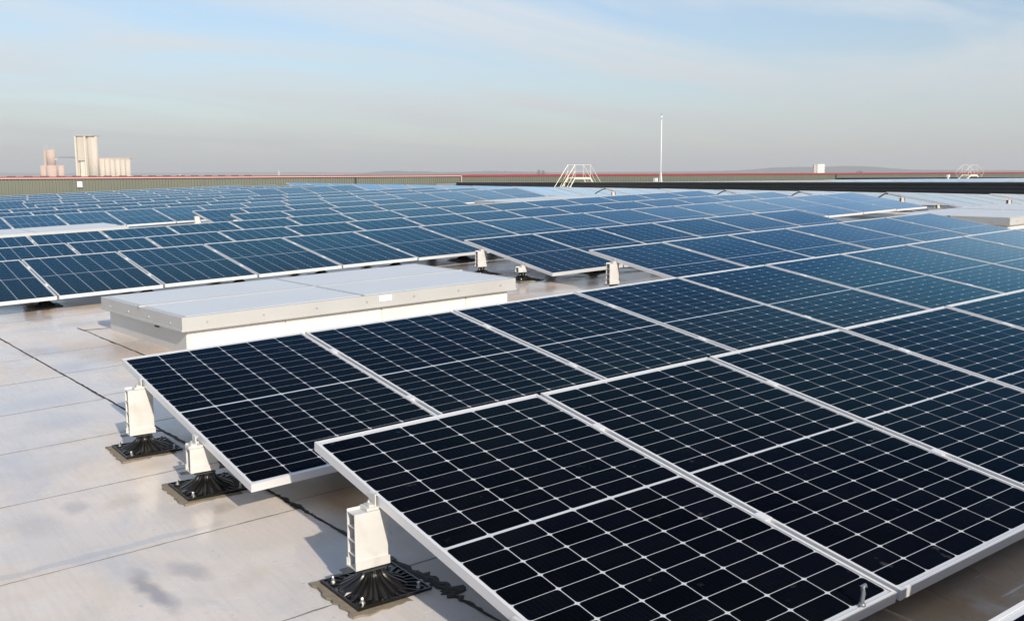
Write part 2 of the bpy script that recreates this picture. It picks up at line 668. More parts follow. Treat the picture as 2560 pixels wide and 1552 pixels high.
# roof deck: one sheet that follows the falls, with skirts down to the land
xs = [-22, -16, -12, -9, -7, -6] + [-5 + 0.5 * i for i in range(45)] + [RIDGE, 17.6] + \
     [18 + 2.0 * i for i in range(14)] + [PARAPET_X - 0.01, PARAPET_X + 0.01, 50, 60, 80, 100, 130, 170, 220]
xs = sorted(set(round(v, 3) for v in xs))
ys = [-22, -16, -12, -9] + [-7 + 1.0 * i for i in range(48)] + [42, 46, 52, 60, 71.0]
mb = MB()
nx, ny = len(xs), len(ys)
for y in ys:
    for x in xs:
        mb.v.append((x, y, roof_z(x, y) - 0.004))
for j in range(ny - 1):
    for i in range(nx - 1):
        a = j * nx + i
        mb.f.append((a, a + 1, a + nx + 1, a + nx))
edge = [i for i in range(nx)] + [(j + 1) * nx - 1 for j in range(1, ny)] + \
       [(ny - 1) * nx + i for i in range(nx - 2, -1, -1)] + [j * nx for j in range(ny - 2, 0, -1)]
base = len(mb.v)
for e in edge:
    x, y, z = mb.v[e]
    mb.v.append((x, y, GROUND_Z))
ne = len(edge)
for k in range(ne):
    k2 = (k + 1) % ne
    mb.f.append((edge[k], base + k, base + k2, edge[k2]))
roof = structure(mb.build('roof', M_ROOF))


def seam_x(y):
    return 0.14 - 0.0455 * y


# membrane sheets of the near roof, lapped with open joints
pitch = 0.889


def sheet(x0, x1, y0, y1, lift, name='membrane_sheet'):
    """x0 / x1 are functions of y or numbers"""
    f0 = x0 if callable(x0) else (lambda y: x0)
    f1 = x1 if callable(x1) else (lambda y: x1)
    s = MB()
    nn = 10
    rows = (y0, (y0 + y1) / 2, y1)
    for y in rows:
        for i in range(nn + 1):
            x = f0(y) + (f1(y) - f0(y)) * i / nn
            s.v.append((x, y, roof_z(x, y) + lift + 0.0045 * (y - y0) / (y1 - y0)))
    for j in range(2):
        for i in range(nn):
            a = j * (nn + 1) + i
            s.f.append((a, a + 1, a + nn + 2, a + nn + 1))
    # edges down to the deck
    ring = list(range(nn + 1)) + [2 * nn + 1, 3 * nn + 2] + [2 * (nn + 1) + i for i in range(nn - 1, -1, -1)] + [nn + 1]
    bb = len(s.v)
    for r_ in ring:
        x, y, z = s.v[r_]
        s.v.append((x, y, z - 0.0035))
    for k in range(len(ring)):
        k2 = (k + 1) % len(ring)
        s.f.append((ring[k], bb + k, bb + k2, ring[k2]))
    return s.build(name, M_ROOF, roof)


for i in range(-6, 10):
    y0 = 0.422 + pitch * i - 0.02
    y1 = y0 + pitch + 0.02
    lift = 0.0004
    sheet(-6.5, lambda y: seam_x(y) - 0.006, y0, y1, lift)
    sheet(lambda y: seam_x(y) + 0.006, 4.9, y0 + 0.10, y1 + 0.10, lift)


def bead(pts, wfun, name, parent, mat, lift=0.0052, seed=1, cuts=6, h=0.003):
    """irregular run of sealant lying on the membrane"""
    rr = random.Random(seed)
    P = []
    for k in range(len(pts) - 1):
        a, c = Vector((*pts[k], 0)), Vector((*pts[k + 1], 0))
        for q in range(cuts):
            P.append(a.lerp(c, q / cuts))
    P.append(Vector((*pts[-1], 0)))
    s = MB()
    for k, p in enumerate(P):
        d = (P[min(k + 1, len(P) - 1)] - P[max(k - 1, 0)]).normalized()
        nrm = Vector((-d.y, d.x, 0))
        w = wfun(k / (len(P) - 1))
        a = w * (0.35 + 1.1 * rr.random())
        c = w * (0.35 + 1.1 * rr.random())
        j = (rr.random() - 0.5) * w * 0.7
        for off, dz in ((a + j, 0.0), (j, h), (-c + j, 0.0)):
            q = p + nrm * off
            s.v.append((q.x, q.y, roof_z(q.x, q.y) + lift + dz))
    for k in range(len(P) - 1):
        a = 3 * k
        s.f += [(a, a + 1, a + 4, a + 3), (a + 1, a + 2, a + 5, a + 4)]
    return s.build(name, mat, parent)


ysq = [7.6, 6.0, 5.3, 4.7, 4.15, 3.65, 3.3, 2.9, 2.5, 2.06, 1.69, 1.2, 0.77, 0.54, 0.38, 0.24, 0.03, -0.27, -0.53, -0.66, -0.86, -1.3]


def seal_w(t):
    y = 7.6 - 8.9 * t
    w = 0.0055
    w += 0.012 * math.exp(-((y - 0.15) / 0.28) ** 2) + 0.016 * math.exp(-((y + 0.45) / 0.22) ** 2)
    w += 0.010 * math.exp(-((y - 1.95) / 0.3) ** 2) + 0.006 * math.exp(-((y - 3.3) / 0.5) ** 2) + 0.005 * math.exp(-((y - 0.7) / 0.3) ** 2)
    return w


bead([(seam_x(y), y) for y in ysq], seal_w, 'sealant_line', roof, M_SEAL, seed=4, cuts=9)
bead([(0.50, 6.1), (0.52, 5.9), (0.54, 5.4), (0.565, 4.9), (0.59, 4.4), (0.62, 3.6)], lambda t: 0.006, 'sealant_line', roof, M_SEAL, seed=9, cuts=9)
bead([(0.515, 5.92), (0.71, 5.86)], lambda t: 0.007, 'sealant_line', roof, M_SEAL, seed=10, cuts=8)
M_SEAMLINE = simple_mat('dirty_lap_joint', (0.16, 0.145, 0.13), 0.8, 0, 0.3, 0.5, 6)
for q, ys_ in enumerate((-2.25, -1.36, -0.48, 0.425, 1.31, 2.19, 3.07, 3.975, 4.87, 6.85)):
    bead([(-3.2, ys_ + 0.005), (-1.6, ys_), (-0.7, ys_ - 0.004), (seam_x(ys_) - 0.01, ys_ + 0.003)], lambda t: 0.0022 + 0.0014 * math.sin(9 * t) ** 2, 'lap_joint', roof, M_SEAMLINE, seed=40 + q, cuts=26, h=0.0008, lift=0.0056)
    bead([(seam_x(ys_ + 0.1) + 0.012, ys_ + 0.10), (1.6, ys_ + 0.105), (4.8, ys_ + 0.10)], lambda t: 0.0026, 'lap_joint', roof, M_SEAMLINE, seed=60 + q, cuts=26, h=0.0008, lift=0.0056)
# dark puddle of sealant behind the front post
bead([(0.13, -0.36), (0.17, -0.52), (0.20, -0.68)], lambda t: 0.03, 'sealant_smear', roof, M_SEAL, seed=21, cuts=8, lift=0.0045)

# ------------------------------------------------------------------ solar panels
W, L, TH, GAP = 1.038, 1.755, 0.035, 0.022
PITCH = W + GAP
CW, CH = 0.1649, 0.0817     # half cell
PU, PT = 0.1684, 0.0846     # cell pitch
LIP = 0.011

# frame mesh: four extrusions with a lip over the glass
fb = MB()


def frame_bar(fb_, p0, p1, inward):
    p0, p1, inward = Vector(p0), Vector(p1), Vector(inward)
    prof = [(0, 0), (LIP, 0), (LIP, -0.0025), (0.003, -0.0025), (0.003, -0.032), (0.022, -0.032), (0.022, -TH), (0, -TH)]
    pts = [p0 + inward * a + Vector((0, 0, c)) for a, c in prof]
    fb_.prism(pts, p1 - p0)


frame_bar(fb, (0, 0, 0), (0, -L, 0), (1, 0, 0))
frame_bar(fb, (W, 0, 0), (W, -L, 0), (-1, 0, 0))
frame_bar(fb, (0.0005, -0.0005, -0.0004), (W - 0.0005, -0.0005, -0.0004), (0, -1, 0))
frame_bar(fb, (0.0005, -L + 0.0005, -0.0004), (W - 0.0005, -L + 0.0005, -0.0004), (0, 1, 0))
ME_FRAME = fb.mesh('panel_frame', M_FRAME)
ME_BACK = MB().box(0.0035, W - 0.0035, -L + 0.0035, -0.0035, -0.0085, -0.0044).mesh('laminate', M_BACK)

cell_spots = []
x_first = (W - 5 * PU) / 2
half_len = 9 * PT
mid_gap = 0.0135
y_top = (L - (2 * half_len + CH * 2 + mid_gap)) / 2
for r in range(20):
    y = y_top + CH / 2 + (r % 10) * PT + (0 if r < 10 else half_len + CH + mid_gap)
    for c in range(6):
        cell_spots.append((x_first + c * PU, -y))


def cell_outline(cx, cy, z):
    ch = 0.0105
    hx, hy = CW / 2, CH / 2
    pts = []
    for sx, sy in ((1, 1), (-1, 1), (-1, -1), (1, -1)):
        a = (cx + sx * hx, cy + sy * (hy - ch), z)
        m_ = (cx + sx * (hx - ch * 0.28), cy + sy * (hy - ch * 0.28), z)
        c_ = (cx + sx * (hx - ch), cy + sy * hy, z)
        pts += [a, m_, c_] if sx * sy > 0 else [c_, m_, a]
    return pts


ZC = -0.0044
cb = MB()
cb.prism(cell_outline(0, 0, ZC + 0.0001), (0, 0, 0.0005))
ME_CELL = cb.mesh('cell', M_CELL)
cb = MB()
for (cx, cy) in cell_spots:
    cb.poly(cell_outline(cx, cy, ZC + 0.0006))
ME_CELLS = cb.mesh('cells', M_CELL, recalc=False)
for p_ in ME_CELLS.polygons:
    if p_.normal.z < 0:
        p_.flip()
ME_CELLS.update()

# clamps that grip two neighbouring frames
ME_CLAMP = MB().box(-0.0105, 0.0105, -0.025, 0.025, -0.02, 0.0012).box(-0.0165, 0.0165, -0.025, 0.025, 0.0006, 0.0028).mesh('clamp', M_FRAME)
# rail strip seen in the groove between panels
ME_RAIL = MB().box(0.0015, GAP - 0.0015, -L + 0.02, -0.02, -0.0345, -0.030).mesh('joint_strip', M_STEELD)

TAU = 0.1507


def panel_matrix(x, y, z, slope_u, tau, du=0.0):
    u = Vector((1, du, slope_u)).normalized()
    up = Vector((-du, math.cos(tau), math.sin(tau)))
    up = (up - u * up.dot(u)).normalized()
    nn = u.cross(up)
    return Matrix(((u.x, up.x, nn.x, x), (u.y, up.y, nn.y, y), (u.z, up.z, nn.z, z), (0, 0, 0, 1)))


HT = 0.41
# row: number -> (x of first left corner, y of the high edge, panel count, height trim, tilt trim, skew)
ROWS = {
    0: (-0.02, -2.27, 5, 0, 0.0, 0.0),
    1: (0.0, 0.0, 8, 0.0, 0.0137, 0.0),
    2: (-0.135, 2.1132, 12, 0.015, -0.0068, 0.0111),
    3: (5.1514, 4.4565, 6, 0.0021, 0.0, 0.0072),
    4: (5.1527, 6.808, 6, -0.0171, 0.0076, 0.0011),
    5: (0.5859 - 2 * 1.06, 9.0597, 17, 0.006, -0.0057, 0.0112),
    6: (1.5248 - 3 * 1.06, 11.2335, 17, 0, 0, -0.0005),
    7: (1.4136 - 2 * 1.06, 13.3716, 16, 0.0068, 0, -0.0018),
    8: (5.50, 15.72, 5, 0, 0, 0),
    9: (5.48, 17.95, 5, 0, 0, 0),
    10: (2.1317 - 1.06, 20.2698, 14, 0.0066, -0.0088, 0.004),
    11: (3.0925 - 2 * 1.06, 22.4809, 14, 0, 0, 0),
    12: (3.012 - 1.06, 24.7401, 13, 0, 0, 0),
    13: (4.0252, 27.0273, 6, 0, 0, 0),
    14: (4.10, 29.27, 6, 0, 0, 0),
    15: (2.40, 31.52, 13, 0, 0, 0),
    16: (2.90, 33.77, 12, 0, 0, 0),
    17: (3.30, 36.02, 11, 0, 0, 0),
    18: (3.70, 38.27, 10, 0, 0, 0),
}


def px_of(p):
    d = Vector(p) - CAM
    zz = d.dot(FWD)
    if zz < 0.05:
        return None
    return (1280 + FPX * d.dot(RIGHT) / zz, 776 + FPX * d.dot(DOWN) / zz)


def add_panel(mat, label, cells_single, group, clamps=True, first=False):
    p = thing('solar_panel', label, 'solar panel', mat, group)
    link('frame', ME_FRAME, p)
    lam = link('laminate', ME_BACK, p)
    if cells_single:
        for (cx, cy) in cell_spots:
            link('cell', ME_CELL, lam, (cx, cy, 0))
    else:
        cs = link('cells', ME_CELLS, lam)
        cs['kind'] = 'stuff'
    if clamps:
        for t in (0.40, 1.24):
            link('clamp', ME_CLAMP, p, (W + GAP / 2, -t, 0))
        link('joint_strip', ME_RAIL, p, (W, 0, 0))
    return p


GA = 'tilted solar panels in rows on the near roof slope'
joint_spots = {}
for k, (x0, y0, cnt, dz, dt, du) in ROWS.items():
    tau = TAU + dt
    seen = 0
    vis = []
    for i in range(cnt):
        x = x0 + PITCH * i
        y = y0 + PITCH * i * du
        ctr = (x + W / 2, y - L / 2, roof_z(x + W / 2, y) + 0.3)
        q = px_of(ctr)
        vis.append(q is not None and q[0] > -60 and q[0] < 2700 and q[1] < 1700)
    joint_spots[k] = []
    for i in range(cnt):
        x = x0 + PITCH * i
        y = y0 + PITCH * i * du
        z0 = roof_z(x, y)
        sl = (roof_z(x + W, y) - z0) / W
        z = z0 + HT + dz
        joint_spots[k].append((x - GAP / 2, y, tau, dz))
        if k == 1 and i > 6 or k == 0 and i > 3:
            continue
        if vis[i]:
            seen += 1
        if k == 0:
            label = f'solar panel in the bottom right corner row, {ORD[i + 1]} from its left end'
        elif k == 1:
            label = f'dark solar panel, {ORD[i + 1]} from the left end of the front row'
        elif k in (3, 4, 8, 9, 13, 14):
            label = f'blue solar panel, {ORD[i + 1]} from the left end of short row {["", "", "", "three", "four", "", "", "", "eight", "nine", "", "", "", "thirteen", "fourteen"][k]} between skylights'
        elif k == 2:
            label = f'dark blue solar panel, {ORD[i + 1]} from the left end of the second row'
        else:
            nm = ORD[max(seen, 1)] if vis[i] else ORD[1]
            if not vis[i] and seen == 0:
                # beyond the left border: only kept when it still shows a corner
                q = px_of((x + W, y, z))
                if q is None or q[0] < 0:
                    continue
                label = f'blue solar panel cut by the left border in the {ORD[k]} row'
            else:
                label = f'blue solar panel, {nm} from the left border in the {ORD[k]} row from the front'
        single = (k == 1 and i <= 4) or (k == 2 and i <= 6) or (k == 0 and i == 0)
        jr = random.Random(k * 100 + i)
        jt, jz, js = (jr.random() - .5) * 0.005, (jr.random() - .5) * 0.003, (jr.random() - .5) * 0.004
        if k < 3:
            jt, js = jt * 0.4, js * 0.4
        add_panel(panel_matrix(x, y, z + jz, sl + js, tau + jt, du), label, single, GA, clamps=(i < cnt - 1))
    joint_spots[k].append((x0 + PITCH * cnt - GAP / 2, y0 + PITCH * cnt * du, tau, dz))

# ---- far slope beyond the ridge: panels seen edge-on
GB = 'solar panels on the far slope beyond the ridge'
BX = 17.36
far = MB()
far_back = MB()
far_cells = MB()


def far_panel(mat):
    fr = [(0, 0), (W, 0), (W, -L), (0, -L)]
    def add(m_, z0, z1, inset):
        pts = [(a + (inset if a == 0 else -inset), c + (-inset if c == 0 else inset)) for a, c in fr]
        i = len(m_.v)
        for z in (z0, z1):
            m_.v += [tuple(mat @ Vector((a, c, z))) for a, c in pts]
        m_.f += [(i + 4, i + 5, i + 6, i + 7)]
        if z0 < z1:
            m_.f += [(i, i + 4, i + 7, i + 3), (i, i + 1, i + 5, i + 4), (i + 1, i + 2, i + 6, i + 5), (i + 2, i + 3, i + 7, i + 6)]
    add(far, -TH, 0, 0)
    add(far_cells, 0.0022, 0.0022, 0.013)


row_word = {4: 'nearest', 5: 'second', 6: 'third', 7: 'fourth', 8: 'fifth', 9: 'sixth', 10: 'seventh'}
zoneB_starts = {}
for k in range(3, 22):
    y = 2.2511 * (k - 1)
    nB = 25
    for i in range(nB):
        x = BX + PITCH * i
        z0 = roof_z(x, y)
        mat = panel_matrix(x, y, z0 + HT, -0.027, TAU)
        if i == 0:
            zoneB_starts[k] = (x, y, z0)
        if k in row_word and i < 7:
            add_panel(mat, f'pale panel beyond the ridge, {ORD[i + 1]} from the left in the {row_word[k]} row there', False, GB, clamps=(k < 7))
        else:
            far_panel(mat)
# third roof field behind the black parapet
for k in range(0, 14):
    y = 6 + 2.2511 * k
    for i in range(24):
        x = 50.5 + PITCH * i + 0.4 * (k % 3)
        far_panel(panel_matrix(x, y, roof_z(x, y) + HT, 0.006 - 0.012 * (i > 11), TAU * 0.9))
fo = thing('distant_solar_field', 'mass of far solar panels glinting grey towards the black parapets', 'solar panels')
fo['kind'] = 'stuff'
far.build('frame', M_FRAME, fo)['kind'] = 'stuff'
fc_me = far_cells.mesh('cells', M_CELL, recalc=False)
for p_ in fc_me.polygons:
    if p_.normal.z < 0:
        p_.flip()
link('cells', fc_me, fo)['kind'] = 'stuff'

# ------------------------------------------------------------------ support posts
def post_meshes():
    d = {}
    # ribbed flared flange on a square plate
    def prof_r(t):
        return 0.036 + 0.082 * (t ** 2.6)
    prof = []
    for q in range(13):
        t = q / 12
        prof.append((prof_r(1 - t), 0.006 + 0.066 * (t ** 0.75)))
    nr = 72

    def wave(s, r, z):
        ph = (s % 4)
        return 1.0 + (0.085 if ph in (1, 2) else -0.05) * (1 if r < 0.116 else 0.3)
    d['flange'] = MB().lathe(prof + [(0.034, 0.080)], nr, wave).mesh('flange', M_BLACK)
    pl = MB().box(-0.128, 0.128, -0.128, 0.128, 0.0, 0.007)
    # raised rim and radial fins on the plate
    pl.box(-0.128, 0.128, 0.122, 0.128, 0.0068, 0.011).box(-0.128, 0.128, -0.128, -0.122, 0.0068, 0.011)
    pl.box(-0.128, -0.122, -0.1218, 0.1218, 0.0068, 0.0108).box(0.122, 0.128, -0.1218, 0.1218, 0.0068, 0.0108)
    for s in range(28):
        t = 2 * math.pi * (s + 0.5) / 28
        rmax = min(0.12 / max(abs(math.cos(t)), abs(math.sin(t))), 0.155)
        if rmax > 0.1:
            rot = Matrix.Rotation(t, 3, 'Z')
            pl.box(0.085, rmax, -0.0022, 0.0022, 0.0066, 0.0135, rot)
    d['plate'] = pl.mesh('base_plate', M_BLACK)
    d['bolt'] = MB().lathe([(0.009, 0.0), (0.009, 0.004), (0.0055, 0.0042), (0.0055, 0.018), (0.004, 0.021)], 8).mesh('bolt', M_STEEL)
    # ragged patch under the plate
    rr = random.Random(5)
    out = []
    for side in range(4):
        for q in range(14):
            t = -0.158 + 0.316 * q / 14
            e = 0.158 + (rr.random() - 0.5) * 0.016
            out.append({0: (t, -e), 1: (e, t), 2: (-t, e), 3: (-e, -t)}[side])
    d['patch'] = MB().prism([(a, c, -0.004) for a, c in out], (0, 0, 0.0085)).mesh('base_patch', M_PATCH)

    def bracket(h):
        m_ = MB()
        wx, dy, t = 0.061, 0.028, 0.0035
        # open-ended extrusion: two broad walls and cross webs
        m_.box(-wx, wx, -dy, -dy + t, 0.0, h)
        m_.box(-wx, wx, dy - t, dy, 0.0, h + 0.008)
        nweb = max(1, round(h / 0.052))
        for q in range(nweb + 1):
            z = min(max(q * h / nweb - t / 2, 0.0), h - t)
            m_.box(-wx + 0.0006, wx - 0.0006, -dy + t, dy - t, z, z + t)
        return m_.mesh('bracket', M_ALU)
    d['tall'] = bracket(0.196)
    d['low'] = bracket(0.052)
    ft = MB().box(-0.064, 0.064, -0.036, -0.0285, 0.0, 0.028).box(-0.064, 0.064, 0.0285, 0.036, 0.0, 0.028).box(-0.064, 0.064, -0.0285, 0.0285, 0.0, 0.004)
    d['foot'] = ft.mesh('foot_channel', M_ALU)
    d['strap'] = MB().box(-0.098, 0.098, -0.019, 0.019, -0.004, -0.0004).box(-0.045, 0.045, -0.045, 0.045, -0.007, -0.0042).mesh('mounting_strap', M_DARKSTRAP)
    # top clip that carries the frame
    d['clip'] = MB().box(-0.034, 0.040, -0.026, 0.026, 0.0, 0.0105).box(-0.0015, 0.0030, -0.022, 0.022, 0.0105, 0.0475).box(-0.0012, 0.0125, -0.021, 0.021, 0.0475, 0.0505).box(-0.022, -0.0018, -0.018, 0.018, 0.0108, 0.0165).mesh('clip', M_ALU)
    d['clip_bolt'] = MB().tube([(-0.013, 0, 0.010), (-0.013, 0, 0.030)], 0.004, 8).lathe([(0.0085, 0.0168), (0.0085, 0.024)], 6, None, -0.013, 0).mesh('clip_bolt', M_STEEL)
    return d


PM = post_meshes()
GP = 'support posts under the panel rows'


def add_post(k, j, x, y, tau, dz, t, tall, label, full=True, xo=0.0):
    yy = y - t * math.cos(tau)
    z0 = roof_z(x, yy)
    under = roof_z(x, y) + HT + dz - t * math.sin(tau) - TH
    p = thing('support_post', label, 'post', Matrix.Translation((x, yy, z0 + 0.002)), GP)
    pt_ = link('base_patch', PM['patch'], p, (0.016, 0, 0))
    pt_.scale = (1.08, 1.06, 1)
    pt_.rotation_euler = (0, 0, random.choice((0, 1.5708, 3.1416, 4.7124)))
    pl = link('base_plate', PM['plate'], p, (0.012, 0, 0.0046))
    pl.scale = (1.08, 1.08, 1)
    if full:
        for sx in (-1, 1):
            for sy in (-1, 1):
                link('bolt', PM['bolt'], pl, (sx * 0.098, sy * 0.098, 0.007))
    link('flange', PM['flange'], p, (0.002, 0, 0.0046))
    h = 0.196 if tall else 0.052
    zb = 0.0925
    scale_z = max(0.3, (under - z0 - 0.002 - zb - 0.012) / (h + 0.004))
    br = link('bracket', PM['tall'] if tall else PM['low'], p, (-0.014, 0, zb))
    br.scale = (1, 1, scale_z)
    link('foot_channel', PM['foot'], p, (-0.014, 0, zb - 0.0005))
    link('mounting_strap', PM['strap'], p, (-0.014, 0, zb - 0.001))
    if full:
        cl = link('clip', PM['clip'], p, (0.006 - xo, 0, zb + h * scale_z + 0.0015))
        link('clip_bolt', PM['clip_bolt'], cl)
    return p


rows_with_posts = {0: range(0, 3), 1: range(0, 6), 2: range(0, 8), 3: range(0, 7), 4: range(0, 7), 5: range(1, 9), 8: range(0, 3), 9: range(0, 2)}
T_TALL = {1: 0.46, 2: 0.35}
for k, idx in rows_with_posts.items():
    for j in idx:
        x, y, tau, dz = joint_spots[k][j]
        for tall in (True, False):
            t = T_TALL.get(k, 0.40) + (0 if tall else 0.825)
            xo = (0.012 if tall else 0.05) if k == 2 else 0.0
            where = {0: 'the bottom right corner row', 1: 'the front row', 2: 'the second row'}.get(k, f'the {ORD[k]} row')
            if j == 0:
                lab = f'{"tall" if tall else "short"} aluminium support post at the left end of {where}'
            else:
                lab = f'{"tall" if tall else "short"} post under {where}, {ORD[j]} panel joint from its left end'
            add_post(k, j, x + xo, y, tau, dz, t, tall, lab, full=(j == 0 and k < 6), xo=xo)
for k in (4, 5, 6, 7, 8, 9):
    x, y, z0 = zoneB_starts[k]
    for tall in (True, False):
        add_post(k, 0, x - GAP / 2, y, TAU, 0, 0.40 if tall else 1.22, tall,
                 f'{"tall" if tall else "short"} support post beyond the ridge at the left end of the {row_word[k]} row there', full=False)

# ------------------------------------------------------------------ skylights
M_LID = simple_mat('pale_skylight_sheet', (0.50, 0.53, 0.57), 0.32, 0, 0.5, 0.05, 2.0)
M_RIM = simple_mat('skylight_rim_aluminium', (0.50, 0.50, 0.49), 0.38, 0.35, 0.5, 0.10, 3.0)
M_CURB = simple_mat('skylight_curb_metal', (0.58, 0.58, 0.57), 0.42, 0.3, 0.5, 0.08, 2.0)
M_LOUV = simple_mat('louvre_slat', (0.80, 0.78, 0.74), 0.28, 0.3, 0.5, 0.10, 1.6)
M_STICK = simple_mat('white_sticker', (0.86, 0.86, 0.84), 0.5)
M_SEAMSTRIP = simple_mat('seam_strip', (0.50, 0.50, 0.50), 0.4, 0.4)


def skylight(label, FL, FR, BR, BL, h, detail=True):
    def P(u, v, z, off=0.0):
        a = Vector((*FL, 0)).lerp(Vector((*FR, 0)), u)
        c = Vector((*BL, 0)).lerp(Vector((*BR, 0)), u)
        p = a.lerp(c, v)
        return Vector((p.x, p.y, roof_z(p.x, p.y) + z))
    lenx = (Vector(FR) - Vector(FL)).length
    leny = (Vector(BL) - Vector(FL)).length
    base = (Vector((*FL, 0)) + Vector((*BR, 0))) / 2
    base.z = roof_z(base.x, base.y)
    s = thing('skylight', label, 'skylight', Matrix.Translation(base))

    def bld(mb_, name, mat, parent=s):
        off = base if parent is s else base
        mb_.v = [tuple(Vector(v) - off) for v in mb_.v]
        return mb_.build(name, mat, parent)

    def slab(mb_, u0, u1, v0, v1, z0, z1):
        i = len(mb_.v)
        for z in (z0, z1):
            mb_.v += [tuple(P(u0, v0, z)), tuple(P(u1, v0, z)), tuple(P(u1, v1, z)), tuple(P(u0, v1, z))]
        mb_.f += [tuple(i + q for q in f) for f in ((3, 2, 1, 0), (4, 5, 6, 7), (0, 1, 5, 4), (1, 2, 6, 5), (2, 3, 7, 6), (3, 0, 4, 7))]
        return mb_
    du, dv = 1 / lenx, 1 / leny
    ins = 0.05
    # curb
    curb = bld(slab(MB(), ins * du, 1 - ins * du, (ins + 0.012) * dv, 1 - ins * dv, -0.02, h - 0.10), 'curb', M_CURB)
    # louvred front in four bays
    bays = [0, 0.268, 0.56, 0.845, 1.0]
    v_ = ins * dv
    for q in range(4):
        u0 = ins * du + (1 - 2 * ins * du) * bays[q] + 0.006 * du
        u1 = ins * du + (1 - 2 * ins * du) * bays[q + 1] - 0.006 * du
        bay = bld(slab(MB(), u0, u1, v_ + 0.004 * dv, v_ + 0.0119 * dv, 0.0, h - 0.101), 'louvre_bay', M_LOUV)
        if detail:
            zz = 0.02
            while zz < h - 0.115:
                m_ = MB()
                i = len(m_.v)
                a0, a1 = P(u0 + 0.004 * du, v_ - 0.003 * dv, zz), P(u1 - 0.004 * du, v_ - 0.003 * dv, zz)
                b0, b1 = P(u0 + 0.004 * du, v_ + 0.0035 * dv, zz + 0.0085), P(u1 - 0.004 * du, v_ + 0.0035 * dv, zz + 0.011)
                c0, c1 = P(u0 + 0.004 * du, v_ + 0.0035 * dv, zz - 0.003), P(u1 - 0.004 * du, v_ + 0.0035 * dv, zz - 0.003)
                m_.v += [tuple(w_) for w_ in (a0, a1, b1, b0, c0, c1)]
                m_.f += [(0, 1, 2, 3), (4, 5, 1, 0), (3, 2, 5, 4), (0, 3, 4), (1, 5, 2)]
                bld(m_, 'slat', M_LOUV, bay)
                zz += 0.0145
    # rim of the lid
    rim = MB()
    e = 0.05
    zt, zb = h - 0.003, h - 0.098
    slab(rim, 0, 1, 0, e * dv, zb, zt)
    slab(rim, 0, 1, 1 - e * dv, 1, zb, zt)
    slab(rim, 0, e * du, e * dv, 1 - e * dv, zb, zt - 0.0008)
    slab(rim, 1 - e * du, 1, e * dv, 1 - e * dv, zb, zt - 0.0008)
    # drip flange under the rim
    slab(rim, -0.008 * du, 1 + 0.008 * du, -0.008 * dv, 0.004 * dv, zb - 0.012, zb + 0.004)
    slab(rim, -0.008 * du, 0.004 * du, 0.004 * dv, 1 + 0.006 * dv, zb - 0.0115, zb + 0.0038)
    bld(rim, 'rim', M_RIM)
    # four lid sheets with a raised strip between the halves
    for (u0, u1) in ((e * du, 0.5 - 0.003 * du), (0.5 + 0.003 * du, 1 - e * du)):
        for (v0, v1) in ((e * dv, 0.5 - 0.02 * dv), (0.5 + 0.02 * dv, 1 - e * dv)):
            bld(slab(MB(), u0, u1, v0, v1, h - 0.03, h - 0.001), 'lid_sheet', M_LID)
    bld(slab(MB(), 0.0, 1.0, 0.5 - 0.019 * dv, 0.5 + 0.019 * dv, h - 0.03, h + 0.003), 'ridge_strip', M_RIM)
    bld(slab(MB(), 0.5 - 0.012 * du, 0.5 + 0.012 * du, 0.02 * dv, 0.5 - 0.02 * dv, h - 0.0005, h + 0.003), 'seam_strip', M_SEAMSTRIP)
    bld(slab(MB(), 0.5 - 0.012 * du, 0.5 + 0.012 * du, 0.5 + 0.02 * dv, 1 - 0.02 * dv, h - 0.0005, h + 0.003), 'seam_strip', M_SEAMSTRIP)
    if detail:
        for q in range(7):
            u = 0.06 + 0.147 * q
            bld(slab(MB(), u, u + 0.014 * du, -0.006 * dv, 0.0, h - 0.06, h - 0.046), 'screw', M_STEEL)
        for q in range(4):
            v = 0.12 + 0.25 * q
            bld(slab(MB(), -0.006 * du, 0.0, v, v + 0.014 * dv, h - 0.07, h - 0.056), 'screw', M_STEEL)
        bld(slab(MB(), 0.542, 0.542 + 0.115 * du, -0.003 * dv, -0.0002 * dv, h - 0.062, h - 0.018), 'sticker', M_STICK)
        # small locking lug on the side of the curb
        bld(slab(MB(), (ins - 0.02) * du, ins * du, 0.33, 0.33 + 0.05 * dv, h - 0.145, h - 0.128), 'lock_lug', M_DARKSTRAP)
    return s


skylight('large flat skylight with louvred bright front behind the second row', (0.80, 4.05), (3.82, 3.93), (3.84, 5.77), (0.655, 5.83), 0.30)
skylight('white skylight at the right border behind the third row end', (12.55, 3.87), (15.75, 3.87), (15.75, 5.72), (12.55, 5.72), 0.30)
skylight('low white skylight at the left border before the tenth row', (0.35, 15.35), (3.45, 15.35), (3.45, 17.1), (0.35, 17.1), 0.33, False)
skylight('distant white skylight right of the eighth and ninth short rows', (12.45, 15.7), (15.4, 15.7), (15.4, 17.4), (12.45, 17.4), 0.27, False)

